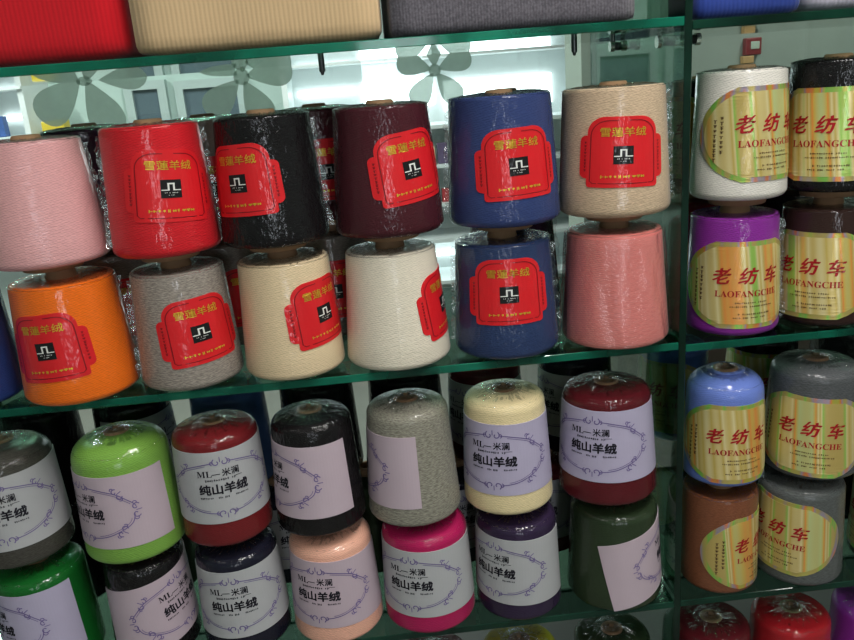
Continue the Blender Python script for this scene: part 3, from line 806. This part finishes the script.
# ------------------------------------------------------------------ folded sweaters on the top shelf
def sweater(x0,x1,y0,y1,z,h,mat,label,r=0.02,seed=0):
    rn=random.Random(seed)
    bm=box_bm(x0,x1,y0,y1,0,h)
    bmesh.ops.subdivide_edges(bm,edges=bm.edges[:],cuts=9,use_grid_fill=True)
    cx,cy=(x0+x1)/2,(y0+y1)/2; hx,hy,hz=(x1-x0)/2,(y1-y0)/2,h/2
    for v in bm.verts:          # pull the box into a soft rounded bundle
        p=Vector((v.co.x-cx,v.co.y-cy,v.co.z-hz)); q=Vector((max(-hx+r,min(hx-r,p.x)),max(-hy+r,min(hy-r,p.y)),max(-hz+r,min(hz-r,p.z))))
        d=p-q
        if d.length>1e-6: p=q+d.normalized()*min(r,max(abs(d.x),abs(d.y),abs(d.z)))
        s=0.002*sin(p.x*23+seed)+0.0015*sin(p.x*51+seed*2)
        v.co=Vector((p.x,p.y+(s if p.y<0 else 0),max(0,p.z+hz)))
    t=empty('folded_sweater',(cx,cy,Z0+z)); tag(t,label,'sweater','folded sweaters along the top shelf')
    body=bm_link('knit_body',bm,mat,t,smooth=True)
    # the folded-over upper layer
    bm=box_bm(-hx+0.004,hx-0.004,-hy+0.006,hy-0.004,h+0.0005,h+0.03,0.012,4)
    bm_link('folded_layer',bm,mat,t,smooth=True)
sweater(-0.62,-0.2555,0.03,0.30,0.4003,0.10,knit_mat('red',(200,22,34)),'bright red ribbed sweater folded at the left end of the top shelf',seed=1)
sweater(-0.2505,0.034,0.018,0.28,0.4003,0.10,knit_mat('beige',(202,172,132)),'beige ribbed sweater folded on the top shelf between red and grey',seed=2,r=0.014)
sweater(0.042,0.332,0.015,0.28,0.4003,0.10,knit_mat('grey',(98,94,101),mel=0.3,pitch=0.0036),'charcoal grey sweater folded on the top shelf beside the divider',seed=3,r=0.008)
sweater(0.405,0.535,0.02,0.12,0.3953,0.10,knit_mat('blue',(44,66,145)),'blue ribbed sweater folded on the top shelf right of the divider',seed=4,r=0.012)
sweater(0.545,0.80,0.02,0.28,0.3953,0.10,knit_mat('lavender',(196,190,206)),'pale lavender sweater folded on the top shelf at the right edge',seed=5,r=0.012)

# ------------------------------------------------------------------ yarn colours
Y={}
for n,c,k in [('pink',(226,168,168),{}),('red',(206,30,40),dict(film=0.25)),('black',(17,14,16),dict(film=0.6)),('maroon',(70,24,33),dict(film=0.6)),('navy',(50,64,112),dict(film=0.6)),
    ('beige',(206,180,150),dict(melange=0.12,film=0.2)),('deep_blue',(40,60,120),{}),('orange',(242,112,22),dict(film=0.2)),('grey',(158,148,138),dict(melange=0.3,film=0.2)),
    ('cream',(228,204,166),dict(film=0.2)),('ivory',(230,220,200),dict(film=0.2)),('steel_navy',(42,58,96),dict(film=0.6)),('coral',(252,140,132),dict(film=0.5)),
    ('white',(232,226,216),dict(film=0.2)),('violet',(136,42,148),{}),('dark_brown',(48,28,24),{}),('taupe',(126,108,98),{}),('plum',(58,32,52),{}),
    ('mid_grey',(132,124,116),dict(melange=0.2)),('lime',(124,170,72),dict(film=0.3,thread=0.22)),('burgundy',(112,26,30),{}),('ash',(150,146,132),dict(melange=0.35)),('butter',(236,216,168),{}),
    ('wine',(88,19,27),{}),('periwinkle',(106,128,204),{}),('charcoal',(84,86,88),dict(melange=0.2)),('green',(16,98,34),{}),('ink',(22,22,38),{}),('peach',(240,180,156),{}),
    ('magenta',(178,24,86),{}),('aubergine',(48,34,62),{}),('forest',(42,56,35),{}),('brown',(130,78,52),dict(melange=0.15)),('slate',(92,95,94),dict(melange=0.2)),
    ('blue_grey',(70,100,150),{}),('mustard',(176,156,40),{}),('crimson',(170,28,36),{}),('dark_grey',(70,68,62),dict(melange=0.2))]:
    Y[n]=yarn_mat(n,c,**k)

GM='red-labelled yarn cones on the middle shelf'; GL='pale-labelled yarn cones on the bottom shelf'; GG='gold-labelled yarn cones in the right bay'
R1,R2=0.164,0.0            # base heights of the two layers on the middle shelf
A=lambda *a,**k: yarn_cone(*a,**k)
# middle shelf, front, upper layer
A(-0.4,0.050,R1,0.0725,0.0595,0.1455,Y['pink'],'flat',None,0,'pink yarn cone without visible label, stacked on the orange cone',GM,fins=(82,))
A(-0.2555,0.050,R1,0.067,0.0575,0.1525,Y['red'],'flat','red',12,'red yarn cone with a red label, stacked on the grey cone',GM,tilt=-5,fins=(-80,86),zc=0.083)
A(-0.121,0.050,R1,0.0675,0.0575,0.1535,Y['black'],'flat','red',-36,'black yarn cone with red label turned left, stacked on the cream cone',GM,tilt=3,fins=(85,),zc=0.082)
A(0.023,0.050,R1,0.0695,0.058,0.1535,Y['maroon'],'flat','red',30,'dark maroon yarn cone with red label turned right, stacked on the ivory cone',GM,tilt=6,fins=(),zc=0.082)
A(0.17,0.050,R1,0.0715,0.0630,0.1545,Y['navy'],'flat','red',17,'navy blue yarn cone with red label, upper one of the two navy cones',GM,tilt=2,zc=0.076,fins=(-84,))
A(0.3125,0.047,R1,0.0705,0.0625,0.1535,Y['beige'],'flat','red',10,'oatmeal beige yarn cone with red label, stacked on the coral cone',GM,tilt=-2,zc=0.079,fins=(84,))
# middle shelf, front, lower layer
A(-0.535,0.050,R2,0.066,0.058,0.147,Y['deep_blue'],'flat',None,0,'deep blue yarn cone at the left edge, left of the orange cone',GM)
A(-0.391,0.045,R2,0.0715,0.0625,0.147,Y['orange'],'flat','red',-31,'orange yarn cone with red label turned left, below the pink cone',GM,tilt=4,zc=0.075,fins=(84,))
A(-0.251,0.050,R2,0.0655,0.0575,0.147,Y['grey'],'flat','red',15,'grey yarn cone with red label, below the red cone',GM,tilt=4,zc=0.075,fins=(-82,))
A(-0.117,0.050,R2,0.0655,0.0575,0.147,Y['cream'],'flat','red',44,'cream yarn cone with red label turned right, below the black cone',GM,tilt=4,zc=0.082)
A(0.020,0.050,R2,0.0695,0.0575,0.147,Y['ivory'],'flat','red',74,'ivory yarn cone with red label wrapping its right side, below the maroon cone',GM,tilt=6,zc=0.076)
A(0.1655,0.050,R2,0.0695,0.061,0.147,Y['steel_navy'],'flat','red',5,'dark navy yarn cone with red label facing forward, below the upper navy cone',GM,tilt=0,zc=0.089,fins=(-85,80))
A(0.3125,0.047,R2,0.0705,0.060,0.147,Y['coral'],'flat',None,0,'coral pink yarn cone in crinkled film, below the oatmeal beige cone',GM,bag=True)
# middle shelf, second row
G2='second-row yarn cones on the middle shelf'
A(-0.385,0.215,R2,0.066,0.057,0.147,Y['mid_grey'],'flat','red',28,'yarn cone with red label behind the gap of the orange and grey cones',G2)
A(-0.385,0.215,R1,0.066,0.057,0.150,Y['plum'],'flat',None,0,'dark plum yarn cone behind the pink and red cones',G2,fins=(40,))
A(-0.222,0.215,R2,0.066,0.057,0.147,Y['mid_grey'],'flat','red',30,'grey yarn cone with red label behind the gap of the grey and cream cones',G2)
A(-0.222,0.215,R1,0.066,0.057,0.150,Y['taupe'],'flat','red',5,'taupe yarn cone with red label behind the red and black cones',G2,zc=0.06)
A(-0.066,0.215,R2,0.066,0.057,0.147,Y['mid_grey'],'flat','red',0,'grey yarn cone with red label behind the gap of the cream and ivory cones',G2)
A(-0.066,0.215,R1,0.066,0.057,0.152,Y['maroon'],'flat','red',10,'maroon yarn cone with red label behind the black and maroon cones',G2)
A(0.207,0.215,R2,0.072,0.061,0.147,Y['plum'],'flat','red',-20,'purplish yarn cone behind the lower navy cone',G2,fins=(80,))
A(0.207,0.215,R1,0.072,0.063,0.152,Y['steel_navy'],'flat','red',40,'dark navy yarn cone with red label behind the upper navy cone',G2)
# right bay, middle shelf
RB=-0.004
A(0.4795,0.055,RB+0.172,0.0605,0.054,0.157,Y['white'],'flat','gold',40,'white yarn cone with oval gold label beside the divider, stacked on the purple cone',GG,zc=0.082)
A(0.6055,0.055,RB+0.172,0.0615,0.055,0.161,Y['black'],'flat','gold',-8,'black yarn cone with oval gold label right of the white cone',GG,zc=0.073)
A(0.4775,0.055,RB,0.0610,0.055,0.155,Y['violet'],'flat','gold',20,'purple yarn cone with oval gold label beside the divider, below the white cone',GG,zc=0.070,fins=(86,))
A(0.6055,0.055,RB,0.0615,0.055,0.155,Y['dark_brown'],'flat','gold',-16,'dark brown yarn cone with oval gold label right of the purple cone',GG,zc=0.070)
G3='second-row yarn cones in the right bay'
A(0.497,0.21,RB,0.060,0.054,0.151,Y['crimson'],'flat',None,0,'red yarn cone behind the divider and the purple cone',G3)
A(0.497,0.21,RB+0.166,0.060,0.054,0.150,Y['black'],'flat','gold',-60,'black yarn cone in loose film seen through the divider beside the beige cone',G3,fins=(-75,-60))
A(0.630,0.21,RB,0.060,0.054,0.151,Y['black'],'flat',None,0,'black yarn cone behind the purple and dark brown cones',G3)
A(0.630,0.21,RB+0.166,0.060,0.054,0.152,Y['burgundy'],'flat','gold',30,'reddish brown yarn cone behind the white and black cones of the right bay',G3)
# bottom shelf, front, lower layer
B2=-0.3975; B1=-0.3975+0.170
A(-0.507,0.048,B2,0.0655,0.060,0.149,Y['green'],'dome','lilac',-75,'green yarn cone with pale label, at the left end of the lowest full row',GL,tilt=2)
A(-0.3625,0.048,B2,0.0600,0.0540,0.149,Y['black'],'dome','lilac',42,'black yarn cone with slanting rosy label, below the lime green cone',GL,paper=ROSE_LABEL,tilt=10)
A(-0.234,0.048,B2,0.0625,0.0560,0.149,Y['ink'],'dome','lilac',-16,'ink blue yarn cone with pale label, below the burgundy cone',GL,paper=PALE_LABEL,tilt=2)
A(-0.102,0.048,B2,0.065,0.0570,0.149,Y['peach'],'dome','lilac',-26,'peach pink yarn cone with lilac label, below the black cone',GL,tilt=-1,paper=ROSE_LABEL)
A(0.0325,0.048,B2,0.0665,0.0600,0.149,Y['magenta'],'dome','lilac',-24,'magenta yarn cone with pale label, below the light grey cone',GL,paper=PALE_LABEL)
A(0.165,0.048,B2,0.0625,0.0570,0.149,Y['aubergine'],'dome','lilac',-34,'dark purple yarn cone with pale label, below the butter cream cone',GL,paper=PALE_LABEL,tilt=-2)
A(0.309,0.048,B2,0.0690,0.0610,0.149,Y['forest'],'dome','lilac',92,'dark green yarn cone with label on its right side, below the wine red cone',GL,paper=ROSE_LABEL,tilt=13)
# bottom shelf, front, upper layer
A(-0.515,0.048,B1+0.003,0.064,0.058,0.156,Y['dark_grey'],'round','lilac',-20,'dark grey yarn cone with pale label at the left edge, left of lime',GL,paper=PALE_LABEL,tilt=2)
A(-0.365,0.048,B1-0.006,0.0675,0.0610,0.161,Y['lime'],'round','lilac',-60,'lime green yarn cone with rosy label turned left',GL,paper=ROSE_LABEL,zc=0.077)
A(-0.2375,0.048,B1,0.0610,0.0560,0.156,Y['burgundy'],'dome','lilac',0,'burgundy yarn cone with pale label, right of the lime cone',GL,paper=PALE_LABEL,zc=0.088)
A(-0.108,0.048,B1,0.063,0.0530,0.158,Y['black'],'dome','lilac',-73,'black yarn cone with label ending at its middle, left of light grey',GL,paper=ROSE_LABEL)
A(0.023,0.048,B1,0.0655,0.0545,0.16,Y['ash'],'dome','lilac',-105,'light grey yarn cone with label only on its left side',GL,paper=ROSE_LABEL)
A(0.157,0.048,B1,0.0630,0.0545,0.160,Y['butter'],'dome','lilac',-18,'butter cream yarn cone with lilac label, left of the wine red cone',GL,zc=0.083)
A(0.3,0.048,B1,0.0690,0.0590,0.155,Y['wine'],'dome','lilac',-17,'wine red yarn cone with lilac label, beside the divider',GL,zc=0.088)
# bottom shelf, second row
G4='second-row yarn cones on the bottom shelf'
for (x,col,lb,ph,lab) in [(-0.530,'black',None,0,'black yarn cone behind the grey and lime cones at the left end'),(-0.390,'black','lilac',60,'black yarn cone with pale label behind the lime cone'),(-0.246,'blue_grey',None,0,'slate blue yarn cone behind the burgundy cone'),
        (-0.110,'black',None,0,'black yarn cone behind the front black cone of the bottom shelf'),(0.026,'black',None,0,'black yarn cone behind the light grey cone'),
        (0.152,'wine','lilac',-40,'wine coloured yarn cone with pale label behind the butter cream cone'),(0.295,'ink','lilac',-55,'dark navy yarn cone with pale label behind the wine red cone')]:
    A(x,0.200,B1,0.062,0.055,0.154,Y[col],'dome',lb,ph,lab,G4,paper=PALE_LABEL)
for (x,col,lb,ph,lab) in [(-0.530,'black',None,0,'black yarn cone low behind the green cone at the left end'),(-0.390,'forest',None,0,'dark green yarn cone low behind the green and black cones'),(-0.185,'ink','lilac',20,'dark yarn cone with pale label low behind the ink blue and peach cones'),
        (-0.045,'forest',None,0,'dark green yarn cone low behind the peach and magenta cones'),(0.097,'ink','lilac',0,'dark yarn cone with pale label low behind the magenta and dark purple cones'),
        (0.238,'wine','lilac',-10,'wine yarn cone with pale label low behind the dark purple and dark green cones')]:
    A(x,0.200,B2,0.062,0.055,0.148,Y[col],'dome',lb,ph,lab,G4,paper=PALE_LABEL)
# right bay, bottom shelf
A(0.468,0.048,B2,0.055,0.052,0.152,Y['brown'],'flat','gold',72,'brown yarn cone with gold label on its right side, below the periwinkle cone',GG,zc=0.068)
A(0.591,0.048,B2,0.0625,0.058,0.152,Y['slate'],'dome','gold',-28,'dim slate grey yarn cone with oval gold label, right of the brown cone',GG,zc=0.078,tilt=-4)
A(0.745,0.048,B2,0.0640,0.0600,0.152,Y['dark_grey'],'dome','gold',-60,'dark yarn cone with gold label at the right edge, lowest full row',GG)
A(0.4695,0.048,B1+0.002,0.0565,0.0505,0.154,Y['periwinkle'],'round','gold',24,'periwinkle blue yarn cone with oval gold label beside the divider',GG,zc=0.066)
A(0.6,0.048,B1+0.002,0.067,0.058,0.156,Y['charcoal'],'dome','gold',0,'charcoal grey yarn cone with oval gold label right of the periwinkle cone',GG,zc=0.066,tilt=-3)
A(0.752,0.048,B1+0.002,0.0640,0.0570,0.154,Y['dark_grey'],'dome',None,0,'dark grey yarn cone at the right edge, beside the charcoal cone',GG)
A(0.455,0.200,B1+0.002,0.0575,0.051,0.150,Y['periwinkle'],'dome','gold',-28,'blue yarn cone with gold label seen through the divider',G3)
A(0.600,0.200,B1+0.002,0.0575,0.051,0.154,Y['black'],'dome','gold',-20,'black yarn cone with gold label behind the periwinkle and charcoal cones',G3)
A(0.745,0.200,B1+0.002,0.0620,0.056,0.154,Y['black'],'dome',None,0,'black yarn cone behind the charcoal cone at the right edge',G3)
A(0.745,0.200,B2,0.0620,0.056,0.152,Y['black'],'dome',None,0,'black yarn cone low behind the slate cone at the right edge',G3)
A(0.455,0.200,B2,0.0575,0.051,0.152,Y['forest'],'dome','gold',-70,'dark green yarn cone low behind the brown cone',G3)
A(0.600,0.200,B2,0.0575,0.051,0.152,Y['forest'],'dome',None,0,'dark green yarn cone low behind the slate grey cone',G3)
# below the bottom shelf: only the tops show
G5='yarn cones standing on the plinth'; PZ=-0.655
for (x,col,lab) in [(0.030,'wine','wine yarn cone on the plinth left of the mustard one'),(0.165,'mustard','mustard yellow yarn cone on the plinth, its top just in view'),(0.311,'forest','dark yarn cone on the plinth right of the mustard one'),
        (0.470,'wine','dark wine yarn cone on the plinth just right of the divider'),(0.600,'crimson','crimson yarn cone on the plinth below the slate grey cone'),(0.735,'violet','purple yarn cone on the plinth at the right edge')]:
    A(x,0.068,PZ,0.064,0.058,0.160,Y[col],'dome',None,0,lab,G5)
